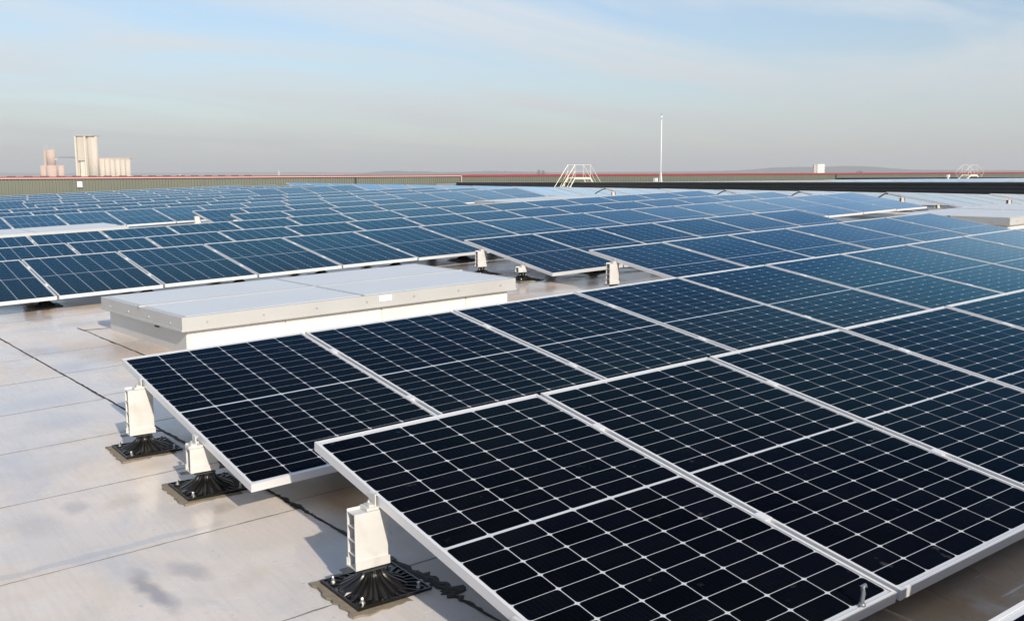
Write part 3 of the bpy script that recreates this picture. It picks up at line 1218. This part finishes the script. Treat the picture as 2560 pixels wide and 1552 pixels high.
# ------------------------------------------------------------------ conduits and tray on the ridge
for k in (5, 6, 7, 9):
    x, y, z0 = zoneB_starts[k]
    z0 += 0.025
    pts = [(x - 0.34, y + 0.02, z0 + 0.22), (x - 0.24, y + 0.01, z0 + 0.275), (x - 0.12, y, z0 + 0.325), (x - 0.03, y - 0.01, z0 + 0.352),
           (x + 0.02, y - 0.05, z0 + 0.35), (x + 0.02, y - 0.35, z0 + 0.295)]
    o = MB().tube(pts, 0.016, 8).build('cable_conduit', M_RUBBER, None, True)
    tag(o, f'black cable conduit arching over the ridge to the {row_word[k]} row beyond', 'conduit', 'cable conduits over the ridge')
tray = thing('cable_tray', 'perforated metal cable tray on the roof ridge beside the right skylight', 'cable tray',
             Matrix.Translation((16.9, 7.6, roof_z(16.9, 7.6))))
m_ = MB()
m_.box(-0.06, 2.2, -0.10, 0.10, 0.02, 0.024)
m_.box(-0.06, 2.2, -0.104, -0.10, 0.02, 0.09).box(-0.06, 2.2, 0.10, 0.104, 0.02, 0.09)
m_.build('tray', M_STEEL, tray)
for q in range(12):
    MB().box(0.05 + 0.18 * q, 0.13 + 0.18 * q, -0.1062, -0.1042, 0.04, 0.07).build('slot', M_DARKSTRAP, tray)

# small spring clip left standing on the front panel's low edge
x1, y1, tau1, _ = joint_spots[1][0]
t_ = TAU + 0.0137
cz = roof_z(0.93, -1.73) + HT - L * math.sin(t_)
o = thing('spring_clip', 'small bent metal clip standing on the low frame edge of the front panel', 'clip',
          Matrix.Translation((0.893, -L * math.cos(t_) + 0.012, roof_z(0.893, 0) + HT - (L - 0.012) * math.sin(t_) + 0.001)))
MB().tube([(0, 0, 0), (0, 0, 0.018), (0.004, 0, 0.036), (0.002, 0.002, 0.050), (-0.004, 0.002, 0.056), (0.012, 0.0, 0.060), (0.016, 0, 0.052)], [0.007, 0.006, 0.0065, 0.007, 0.006, 0.005, 0.004], 8).build('stem', M_STEELD, o, True)
MB().lathe([(0.010, 0.0), (0.011, 0.004), (0.008, 0.010)], 10).build('base', M_STEELD, o, True)

# ------------------------------------------------------------------ black parapets
M_PARA = simple_mat('black_corrugated_steel', (0.020, 0.024, 0.024), 0.42, 0.1, 0.5, 0.25, 1.5)
M_CAP = simple_mat('parapet_cap', (0.46, 0.46, 0.42), 0.5, 0.2)


def parapet(name, label, X, ya, yb, za, zb, hgt, ribs):
    """runs along y, ribs horizontal, face towards -x"""
    s = thing(name, label, 'parapet', Matrix.Translation((X, (ya + yb) / 2, 0)))
    my = (ya + yb) / 2
    nseg = 10
    for q in range(nseg):
        y0 = ya + (yb - ya) * q / nseg + 0.004
        y1 = ya + (yb - ya) * (q + 1) / nseg - 0.004
        prof = []
        step = hgt / ribs
        for r in range(ribs):
            z = r * step
            prof += [(0.0, z + 0.001), (0.0, z + step * 0.40), (-0.055, z + step * 0.52), (-0.055, z + step * 0.88)]
        prof += [(0.0, hgt)]
        top0 = za + (zb - za) * (y0 - ya) / (yb - ya)
        top1 = za + (zb - za) * (y1 - ya) / (yb - ya)
        m_ = MB()
        i = len(m_.v)
        for yy, tz in ((y0, top0), (y1, top1)):
            m_.v += [(dx, yy - my, tz - hgt + z) for dx, z in prof]
            m_.v += [(0.09, yy - my, tz), (0.09, yy - my, tz - hgt)]
        nn = len(prof) + 2
        for r in range(nn):
            r2 = (r + 1) % nn
            m_.f.append((i + r, i + r2, i + nn + r2, i + nn + r))
        m_.f.append(tuple(range(i, i + nn)))
        m_.f.append(tuple(range(i + 2 * nn - 1, i + nn - 1, -1)))
        m_.build('steel_sheet', M_PARA, s)
    m_ = MB()
    pts0 = [(-0.07, ya - my, za + 0.002), (0.10, ya - my, za + 0.002), (0.10, ya - my, za + 0.03), (-0.07, ya - my, za + 0.03)]
    i = 0
    m_.v = pts0 + [(a, yb - my, c - za + zb) for a, _, c in pts0]
    m_.f = [(3, 2, 1, 0), (4, 5, 6, 7)] + [(k, (k + 1) % 4, 4 + (k + 1) % 4, 4 + k) for k in range(4)]
    m_.build('cap', M_CAP, s)
    return s


# ends read from the photo: left end at x 1141, right end past the border
DP = PARAPET_X - CAM.x


def on_x(px, py, X):
    d = at(px, py, 1) - CAM
    return CAM + d * ((X - CAM.x) / d.x)


pl_, pr_ = on_x(1141, 456.2, PARAPET_X), on_x(2700, 456.5, PARAPET_X)
parapet('parapet', 'long black ribbed parapet across the far right of the roof', PARAPET_X, pl_.y, pr_.y, pl_.z, pr_.z, 1.05, 6)
X2 = 82.0
q0, q1 = on_x(2092, 444.6, X2), on_x(2700, 442.6, X2)
parapet('parapet', 'thin second black parapet behind the far grey panels at right', X2, q0.y, q1.y, q0.z, q1.z, 0.8, 4)

# ------------------------------------------------------------------ cross-over stairs
M_STAIR = simple_mat('stair_cream_aluminium', (0.70, 0.67, 0.58), 0.45, 0.2)


def stile(label, X, Y, z_floor, z_deck, top_len, run, width, rail_h, rk=0.8):
    s = thing('crossover_stair', label, 'stairs', Matrix.Translation((X, Y, z_floor)))
    H = z_deck - z_floor
    half = top_len / 2
    # deck
    MB().box(-half, half, 0.03, width - 0.03, H - 0.05, H).build('deck', M_STAIR, s)
    for y in (0.0, width):
        o_ = MB()
        for sg in (-1, 1):
            a = Vector((sg * half, y, H - 0.10))
            c = Vector((sg * (half + run), y, -0.02))
            o_.prism([a, a + Vector((0, 0, 0.13)), c + Vector((0, 0, 0.13)), c], (0, 0.028 if y == 0 else -0.028, 0))
        o_.box(-half, half, y if y == 0 else y - 0.028, y + 0.028 if y == 0 else y, H - 0.098, H + 0.03)
        o_.build('stringer', M_STAIR, s)
    nst = 6
    for sg in (-1, 1):
        for q in range(1, nst):
            t = q / nst
            xx = sg * (half + run * t)
            zz = H * (1 - t)
            MB().box(xx - 0.11, xx + 0.11, 0.0285, width - 0.0285, zz - 0.03, zz).build('tread', M_STAIR, s)
    for y in (0.0, width):
        rail = MB()
        r_ = 0.021 * rk
        ex = 0.12
        lx = half + run + ex
        slope = H / run
        zend = H + rail_h - slope * (run + ex) * 0.86
        top = [(-lx, y, zend), (-half, y, H + rail_h), (half, y, H + rail_h), (lx, y, zend)]
        rail.tube(top, r_, 6)
        midp = [(-lx + 0.30, y, zend - 0.34), (-half, y, H + rail_h * 0.5), (half, y, H + rail_h * 0.5), (lx - 0.30, y, zend - 0.34)]
        rail.tube(midp, 0.015 * rk, 6)
        rail.build('handrail', M_STAIR, s)
        for (xa, za, xb, zb_) in ((-half, H, -half, H + rail_h), (half, H, half, H + rail_h),
                                  (-lx, zend, -lx + 0.55, zend - 0.62), (lx, zend, lx - 0.55, zend - 0.62)):
            MB().tube([(xa, y, za), (xb, y, zb_)], 0.017 * rk, 6).build('baluster', M_STAIR, s)
    return s


pd = on_x(1449, 444.8, PARAPET_X)
stile('cream metal cross-over stairs bridging the long black parapet', PARAPET_X, pd.y - 0.35, roof_z(44.0, pd.y) + 0.0, pd.z, 1.45, 1.2, 0.8, 0.92)
pd2 = on_x(2424, 437.5, X2)
stile('small far cross-over stairs at the second black parapet', X2, pd2.y - 0.4, ZC_ROOF, pd2.z, 1.0, 0.95, 0.8, 0.85, 0.6)

# ------------------------------------------------------------------ mast and boxes
M_WHITE = simple_mat('white_paint', (0.80, 0.80, 0.78), 0.45)
mp_ = on_x(1651.5, 456, 46.6)
mast = thing('lightning_mast', 'tall thin white mast behind the black parapet', 'mast', Matrix.Translation((mp_.x, mp_.y, ZC_ROOF)))
top = on_x(1652.0, 283, 46.6).z - ZC_ROOF
MB().tube([(0, 0, 0), (0, 0, top * 0.5), (0, 0, top - 0.42)], [0.032, 0.028, 0.022], 10).build('pole', M_WHITE, mast, True)
MB().tube([(0, 0, top - 0.42), (0, 0, top - 0.36)], 0.032, 10).tube([(0, 0, top - 0.14), (0, 0, top - 0.10)], 0.032, 10).build('tip_collar', M_DARKSTRAP, mast)
MB().tube([(0, 0, top - 0.36), (0, 0, top - 0.14)], 0.036, 10).build('tip_body', M_WHITE, mast)
MB().tube([(0, 0, top - 0.10), (0, 0, top)], [0.02, 0.006], 8).build('tip_spike', M_DARKSTRAP, mast)
MB().prism([(-0.03, 0.16, 0), (-0.03, -0.16, 0), (-0.03, -0.03, 0.9), (-0.03, 0.03, 0.9)], (0.06, 0, 0)).build('foot', M_WHITE, mast)
bx = on_x(1638.5, 454, 46.7)
o = thing('vent_box', 'small white box beside the foot of the tall mast', 'box', Matrix.Translation((bx.x, bx.y, ZC_ROOF)))
MB().box(-0.06, 0.06, -0.06, 0.06, 0.0, 0.42).build('post', M_WHITE, o)
MB().box(-0.10, 0.10, -0.11, 0.11, 0.28, 0.53).build('hood', M_WHITE, o)
bx = on_x(2370.5, 440, 78.0)
o = thing('vent_box', 'small white box left of the far cross-over stairs', 'box', Matrix.Translation((bx.x, bx.y, ZC_ROOF)))
MB().box(-0.05, 0.05, -0.05, 0.05, 0.0, 0.5).build('post', M_WHITE, o)
MB().box(-0.09, 0.09, -0.10, 0.10, bx.z - ZC_ROOF - 0.10, bx.z - ZC_ROOF + 0.10).build('hood', M_WHITE, o)

# ------------------------------------------------------------------ ribbed hall wall with red trim
WALL_Y = 71.7
M_CLAD = simple_mat('grey_green_cladding', (0.125, 0.135, 0.105), 0.5, 0.1, 0.5, 0.10, 0.6)
M_RED = simple_mat('red_trim', (0.24, 0.022, 0.030), 0.5)
M_RAILP = simple_mat('pale_gutter', (0.46, 0.33, 0.31), 0.5)
M_PIPE = simple_mat('dark_downpipe', (0.03, 0.032, 0.03), 0.5)


def on_y(px, py, Y):
    d = at(px, py, 1) - CAM
    return CAM + d * ((Y - CAM.y) / d.y)


wl_, wr_ = on_y(0, 448.5, WALL_Y), on_y(2560, 433.0, WALL_Y)
slope_w = (wr_.z - wl_.z) / (wr_.x - wl_.x)


def wall_top(x):
    return wl_.z + slope_w * (x - wl_.x)


hall = thing('hall', 'long grey-green ribbed hall wall with red trim along the horizon', 'building', Matrix.Translation((60, WALL_Y, 0)))
XA, XB = -14.0, 215.0
M_HALLROOF = simple_mat('hall_roof', (0.25, 0.24, 0.23), 0.7)
nsec = 24
rib = 0.215
x = XA
sec_len = (XB - XA) / nsec
for q in range(nsec):
    x0, x1 = XA + sec_len * q + 0.006, XA + sec_len * (q + 1) - 0.006
    m_ = MB()
    cnt = int((x1 - x0) / rib)
    st = (x1 - x0) / cnt
    prof = []
    for r in range(cnt):
        xx = x0 + r * st
        prof += [(xx, 0.0), (xx + st * 0.42, 0.0), (xx + st * 0.52, -0.045), (xx + st * 0.9, -0.045)]
    prof.append((x1, 0.0))
    i = 0
    for (xx, yy) in prof:
        m_.v.append((xx - 60, yy, -1.2))
        m_.v.append((xx - 60, yy, wall_top(xx)))
    for r in range(len(prof) - 1):
        m_.f.append((2 * r, 2 * r + 2, 2 * r + 3, 2 * r + 1))
    # thickness: back face
    b0 = len(m_.v)
    m_.v += [(x0 - 60, 0.06, -1.2), (x1 - 60, 0.06, -1.2), (x1 - 60, 0.06, wall_top(x1)), (x0 - 60, 0.06, wall_top(x0))]
    m_.f.append((b0, b0 + 3, b0 + 2, b0 + 1))
    m_.f.append((0, 1, b0 + 3, b0))
    m_.f.append((2 * len(prof) - 2, b0 + 1, b0 + 2, 2 * len(prof) - 1))
    m_.build('cladding_sheet', M_CLAD, hall)
# core of the hall behind the sheets, red trim at the top
m_ = MB()
m_.v = [(XA - 60, 0.065, GROUND_Z), (XB - 60, 0.065, GROUND_Z), (XB - 60, 40, GROUND_Z), (XA - 60, 40, GROUND_Z),
        (XA - 60, 0.065, wall_top(XA) - 0.02), (XB - 60, 0.065, wall_top(XB) - 0.02), (XB - 60, 40, wall_top(XB) - 0.02), (XA - 60, 40, wall_top(XA) - 0.02)]
m_.f = [(3, 2, 1, 0), (4, 5, 6, 7), (0, 1, 5, 4), (1, 2, 6, 5), (2, 3, 7, 6), (3, 0, 4, 7)]
m_.build('core', M_HALLROOF, hall)


def along(x0, x1, y0, y1, dz0, dz1, name, mat):
    m = MB()
    m.v = [(x0 - 60, y0, wall_top(x0) + dz0), (x1 - 60, y0, wall_top(x1) + dz0), (x1 - 60, y1, wall_top(x1) + dz0), (x0 - 60, y1, wall_top(x0) + dz0),
           (x0 - 60, y0, wall_top(x0) + dz1), (x1 - 60, y0, wall_top(x1) + dz1), (x1 - 60, y1, wall_top(x1) + dz1), (x0 - 60, y1, wall_top(x0) + dz1)]
    m.f = [(3, 2, 1, 0), (4, 5, 6, 7), (0, 1, 5, 4), (1, 2, 6, 5), (2, 3, 7, 6), (3, 0, 4, 7)]
    return m.build(name, mat, hall)


rail_end = on_y(1150, 444, WALL_Y).x
along(XA, XB, -0.10, 0.30, -0.02, 0.16, 'red_trim', M_RED)
along(XA, rail_end, -0.17, -0.105, 0.015, 0.085, 'gutter', M_RAILP)
along(rail_end, rail_end + 0.09, -0.17, -0.105, -0.75, 0.085, 'gutter_drop', M_RAILP)
xb_ = XA + 0.4
while xb_ < rail_end - 20:
    along(xb_, xb_ + 0.55, -0.10, 0.02, 0.165, 0.21, 'ridge_cap_piece', M_PIPE)
    xb_ += 1.05
for px in (888, 2088):
    xx = on_y(px, 450, WALL_Y).x
    along(xx - 0.06, xx + 0.06, -0.16, -0.05, -2.0, -0.03, 'downpipe', M_PIPE)
sx = on_y(198, 461, WALL_Y)
o = thing('wall_box', 'small white box mounted on the grey-green hall wall at left', 'box', Matrix.Translation((sx.x, WALL_Y - 0.05, sx.z)))
MB().box(-0.16, 0.16, -0.14, -0.005, -0.21, 0.19).build('case', M_WHITE, o)
MB().box(-0.135, 0.135, -0.150, -0.1405, -0.185, 0.165).build('lid', M_WHITE, o)

# ------------------------------------------------------------------ silos far left
M_CONC = simple_mat('pale_concrete', (0.56, 0.49, 0.41), 0.85, 0, 0.2, 0.28, 0.15)
M_CONC2 = simple_mat('pink_concrete', (0.54, 0.40, 0.33), 0.85, 0, 0.2, 0.22, 0.15)
for m__ in (M_CONC, M_CONC2):
    mpn = m__.node_tree.nodes.new('ShaderNodeMapping')
    mpn.inputs['Scale'].default_value = (1, 1, 0.06)
    nzn = [q_ for q_ in m__.node_tree.nodes if q_.type == 'TEX_NOISE'][0]
    src_ = nzn.inputs['Vector'].links[0].from_socket
    m__.node_tree.links.new(src_, mpn.inputs[0])
    m__.node_tree.links.new(mpn.outputs[0], nzn.inputs['Vector'])
    nzn.inputs['Scale'].default_value = 0.5
M_CONC3 = simple_mat('bright_concrete', (0.70, 0.65, 0.56), 0.85, 0, 0.2, 0.06, 0.15)


def far_pt(px, depth):
    p = at(px, 440, depth)
    return Vector((p.x, p.y, GROUND_Z))


def hz(py, px, depth):
    return at(px, py, depth).z - GROUND_Z


D1 = 900.0
K1 = D1 / 450.0
m1 = D1 / FPX
c0 = far_pt(222, D1)
rotz = math.atan2(RIGHT.y, RIGHT.x)
silo = thing('grain_silo', 'tall pale concrete silo tower with lower row of round bins', 'silo',
             Matrix.Translation(c0) @ Matrix.Rotation(rotz, 4, 'Z'))


def sx_(px):
    return (px - 222) * m1


H_t, H_b = hz(341, 222, D1), hz(398, 286, D1)
hm = hz(397, 222, D1)
# head house: upper body over an open bay, flanked by pilasters
MB().box(sx_(203), sx_(223), -2.0 * K1, 6 * K1, hm, H_t - 0.4).build('head_house', M_CONC, silo)
MB().box(sx_(206), sx_(219.5), -1.2 * K1, 6 * K1, 0, hm - 0.9 * K1).build('lower_bay', M_CONC3, silo)
MB().box(sx_(203), sx_(223), -2.05 * K1, -0.2 * K1, hm - 0.9 * K1, hm - 0.05).build('beam', M_CONC, silo)
MB().box(sx_(197), sx_(200.5), -2.4 * K1, 6 * K1, 0, H_t).build('pilaster', M_CONC3, silo)
MB().box(sx_(220.5), sx_(224), -2.6 * K1, 6 * K1, 0, H_t).build('pilaster', M_CONC3, silo)
MB().box(sx_(200.6), sx_(203), -1.0 * K1, 6 * K1, 0, H_t - 0.5).build('recess', M_CONC, silo)
MB().lathe([(2.18 * K1, 0), (2.18 * K1, H_t - 0.3)], 24, None, sx_(235.5), 0.2 * K1).build('bin_tower', M_CONC, silo, True)
MB().box(sx_(196), sx_(246), -2.8 * K1, 6 * K1, H_t, H_t + 0.25 * K1).build('roof_slab', M_CONC, silo)
rl = MB()
for q in range(9):
    xx = sx_(197) + (sx_(245) - sx_(197)) * q / 8
    rl.tube([(xx, -2.5, H_t + 0.2), (xx, -2.5, H_t + 1.2)], 0.05, 4)
rl.tube([(sx_(197), -2.5, H_t + 1.2), (sx_(245), -2.5, H_t + 1.2)], 0.05, 4)
rl.build('roof_rail', M_CONC3, silo)
bw = (sx_(325) - sx_(249)) / 6
for q in range(6):
    MB().lathe([(bw * 0.52, 0), (bw * 0.52, H_b - 0.1 * q)], 20, None, sx_(249) + bw * (q + 0.5), (0.6 + 0.1 * q) * K1).build('bin', M_CONC, silo, True)
MB().box(sx_(248), sx_(325), 0.6 * K1, 4.0 * K1, H_b - 0.02, H_b + 0.5 * K1).build('gallery', M_CONC2, silo)

D2 = 1150.0
K2 = D2 / 600.0
m2 = D2 / FPX
c2 = far_pt(130, D2)
silo2 = thing('grain_silo', 'small pinkish silo tower left of the tall pale silo', 'silo',
              Matrix.Translation(c2) @ Matrix.Rotation(rotz, 4, 'Z'))


def s2(px):
    return (px - 130) * m2


hb2, ht2 = hz(414, 130, D2), hz(375, 130, D2)
for (a, c_, r_, y_) in ((101, 118, 2.1 * K2, 0.6), (118.5, 144, 3.1 * K2, -0.8), (144.5, 161, 2.05 * K2, 0.9)):
    MB().lathe([(r_, 0), (r_, hb2)], 20, None, s2((a + c_) / 2), y_).build('bin', M_CONC2, silo2, True)
MB().lathe([(2.6 * K2, hb2 - 0.2), (2.6 * K2, ht2)], 20, None, s2(130), 0.4).build('upper_drum', M_CONC2, silo2, True)
MB().box(s2(113), s2(119), -0.5, 3, hb2, ht2 - 0.6).build('stair_shaft', M_CONC2, silo2)
MB().box(s2(139), s2(146), -0.8, 2, hb2 + 3.2 * K2, hb2 + 4.0 * K2).build('balcony', M_CONC, silo2)
m_ = MB()
for (px, hh) in ((115, 2.4), (121, 2.8), (136, 2.2)):
    m_.tube([(s2(px), 0, ht2 - 0.5), (s2(px), 0, ht2 + hh * K2)], 0.09 * K2, 4)
m_.build('antenna', M_CONC3, silo2)
# conveyor bridge between the two
pa, pb = at(146, 394, 1120), at(198, 394, 905)
cv_ = thing('conveyor_bridge', 'thin conveyor bridge between the two far silos', 'conveyor', Matrix.Translation(pa))
MB().tube([(0, 0, 0), tuple(pb - pa)], 0.32, 6).build('duct', M_PIPE, cv_)
MB().tube([(0, 0, 0.55), tuple(pb - pa + Vector((0, 0, 0.55)))], 0.05, 6).build('rail', M_PIPE, cv_)

# ------------------------------------------------------------------ far low hills, with tree-lined crests
M_HILL = simple_mat('wooded_hill', (0.050, 0.056, 0.045), 0.95, 0, 0.1, 0.4, 0.02)


def hill(prof, depth, seed, rough, name='hill', thick=420):
    """prof: list of (photo x, photo y of the crest)"""
    rr = random.Random(seed)
    m = MB()
    cols = []
    for k in range(len(prof) - 1):
        (xa, ya), (xb, yb) = prof[k], prof[k + 1]
        nst = max(2, int(abs(xb - xa) / 3.0))
        for q in range(nst):
            t = q / nst
            cols.append((xa + (xb - xa) * t, ya + (yb - ya) * t))
    cols.append(prof[-1])
    rows_ = 7
    for (px, py) in cols:
        base_p = at(px, 440, depth)
        crest = at(px, py, depth).z + rough * (noise.noise(Vector((px * 0.15, seed, 0))) + 0.7 * noise.noise(Vector((px * 0.55, seed, 3))))
        for r in range(rows_):
            t = r / (rows_ - 1)
            s = t * 2 - 1
            off = FWD * (s * thick)
            hgt = (crest - GROUND_Z) * max(0.0, (1 - s * s)) ** 0.8
            m.v.append((base_p.x + off.x, base_p.y + off.y, GROUND_Z + hgt - 0.2 + (rr.random() - .5) * rough * 0.4))
    for c in range(len(cols) - 1):
        for r in range(rows_ - 1):
            a = c * rows_ + r
            m.f.append((a, a + 1, a + rows_ + 1, a + rows_))
    return structure(m.build(name, M_HILL, None, True))


hill([(-300, 433), (0, 432), (250, 434), (520, 431), (760, 430), (1000, 433), (1300, 431), (1700, 428), (2100, 426), (2700, 425)], 5200, 1, 2.0)
hill([(820, 440), (900, 435), (955, 429), (985, 427), (1020, 429), (1060, 428.5), (1100, 431), (1160, 430), (1230, 427.5), (1290, 429), (1345, 430), (1420, 433), (1500, 432), (1600, 431), (1720, 430), (1850, 427), (1900, 422), (1950, 418.5), (2000, 418), (2060, 418), (2100, 415.5), (2150, 416), (2190, 420), (2240, 424), (2330, 426), (2450, 426), (2700, 427)], 3400, 2, 2.2)
# a few crest trees that stand out on the skyline
M_TREE = simple_mat('far_tree_leaves', (0.05, 0.055, 0.04), 0.95, 0, 0.1, 0.4, 0.5)
for idx, (px, py, dpt, word) in enumerate(((1347, 424, 1500, 'leftmost'), (1358, 425, 1500, 'rightmost'), (2148, 425.5, 900, 'nearest'))):
    p = far_pt(px, dpt)
    tp = at(px, py, dpt).z - GROUND_Z
    t = thing('tree', f'{word} lone far tree on the hazy skyline' if idx < 2 else 'low spreading tree just above the red trim at right', 'tree', Matrix.Translation(p))
    MB().tube([(0, 0, 0), (0.1, 0, tp * 0.5), (0, 0, tp * 0.8)], [0.4, 0.3, 0.15], 6).build('trunk', M_TREE, t)
    cr_ = MB()
    rr = random.Random(idx)
    for q in range(380):
        a = rr.random() * 6.283
        rad = (2.6 if idx < 2 else 4.2) * math.sqrt(rr.random())
        zz = tp * 0.55 + tp * 0.45 * rr.random() * (1 - 0.6 * (rad / 4.2) ** 2)
        c = Vector((rad * math.cos(a), rad * math.sin(a), zz))
        u_ = Vector((rr.random() - .5, rr.random() - .5, rr.random() - .5)).normalized() * 0.4
        v2 = u_.orthogonal().normalized() * 0.4
        cr_.poly([c + u_, c + v2, c - u_, c - v2])
    cr_.build('crown', M_TREE, t)
# far pale building on the hill
pb_ = far_pt(2050, 1500)
hb_ = hz(410.5, 2050, 1500)
mf = 1500 / FPX
o = thing('block_building', 'small far white block building on the hazy hill', 'building', Matrix.Translation(pb_) @ Matrix.Rotation(rotz, 4, 'Z'))
MB().box(-3.6 * mf * 2.0, 11 * mf, 0, 9, 0, hb_).build('main_block', M_WHITE, o)
MB().box(-15 * mf, -3.6 * mf * 2.0 - 0.05, 1.5, 8, 0, hb_ - 0.6).build('side_block', M_CONC, o)
# farmhouse glints
for idx, (px, py, d_) in enumerate(((449, 437.5, 900), (697, 426.5, 2500))):
    p = far_pt(px, d_)
    hh = at(px, py, d_).z - GROUND_Z
    mf2 = d_ / FPX
    o = thing('farmhouse', ('tiny white farmhouse on the horizon right of the silos', 'tiny pale hut on the far skyline')[idx], 'house', Matrix.Translation(p))
    w_ = 2.2 * mf2 if idx == 0 else 1.0 * mf2
    MB().box(-w_, w_, -w_, w_, 0, hh).build('wall', M_WHITE, o)
    MB().prism([(-w_ * 1.1, -w_ * 1.1, hh), (w_ * 1.1, -w_ * 1.1, hh), (0, -w_ * 1.1, hh + w_ * 0.8)], (0, 2.2 * w_, 0)).build('roof', M_CONC2, o)

# ------------------------------------------------------------------ haze
hz_mat = bpy.data.materials.new('haze_air')
hz_mat.use_nodes = True
hn, hl = hz_mat.node_tree.nodes, hz_mat.node_tree.links
hn.clear()
ho = hn.new('ShaderNodeOutputMaterial')
pv = hn.new('ShaderNodeVolumePrincipled')
pv.inputs['Color'].default_value = (0.67, 0.69, 0.74, 1)
pv.inputs['Density'].default_value = 0.00036
hl.new(pv.outputs[0], ho.inputs['Volume'])
haze = MB().box(-S + 1490, S + 1510, -S + 1990, S + 2010, GROUND_Z - 1.0, 75).build('haze', hz_mat)
haze['kind'] = 'stuff'
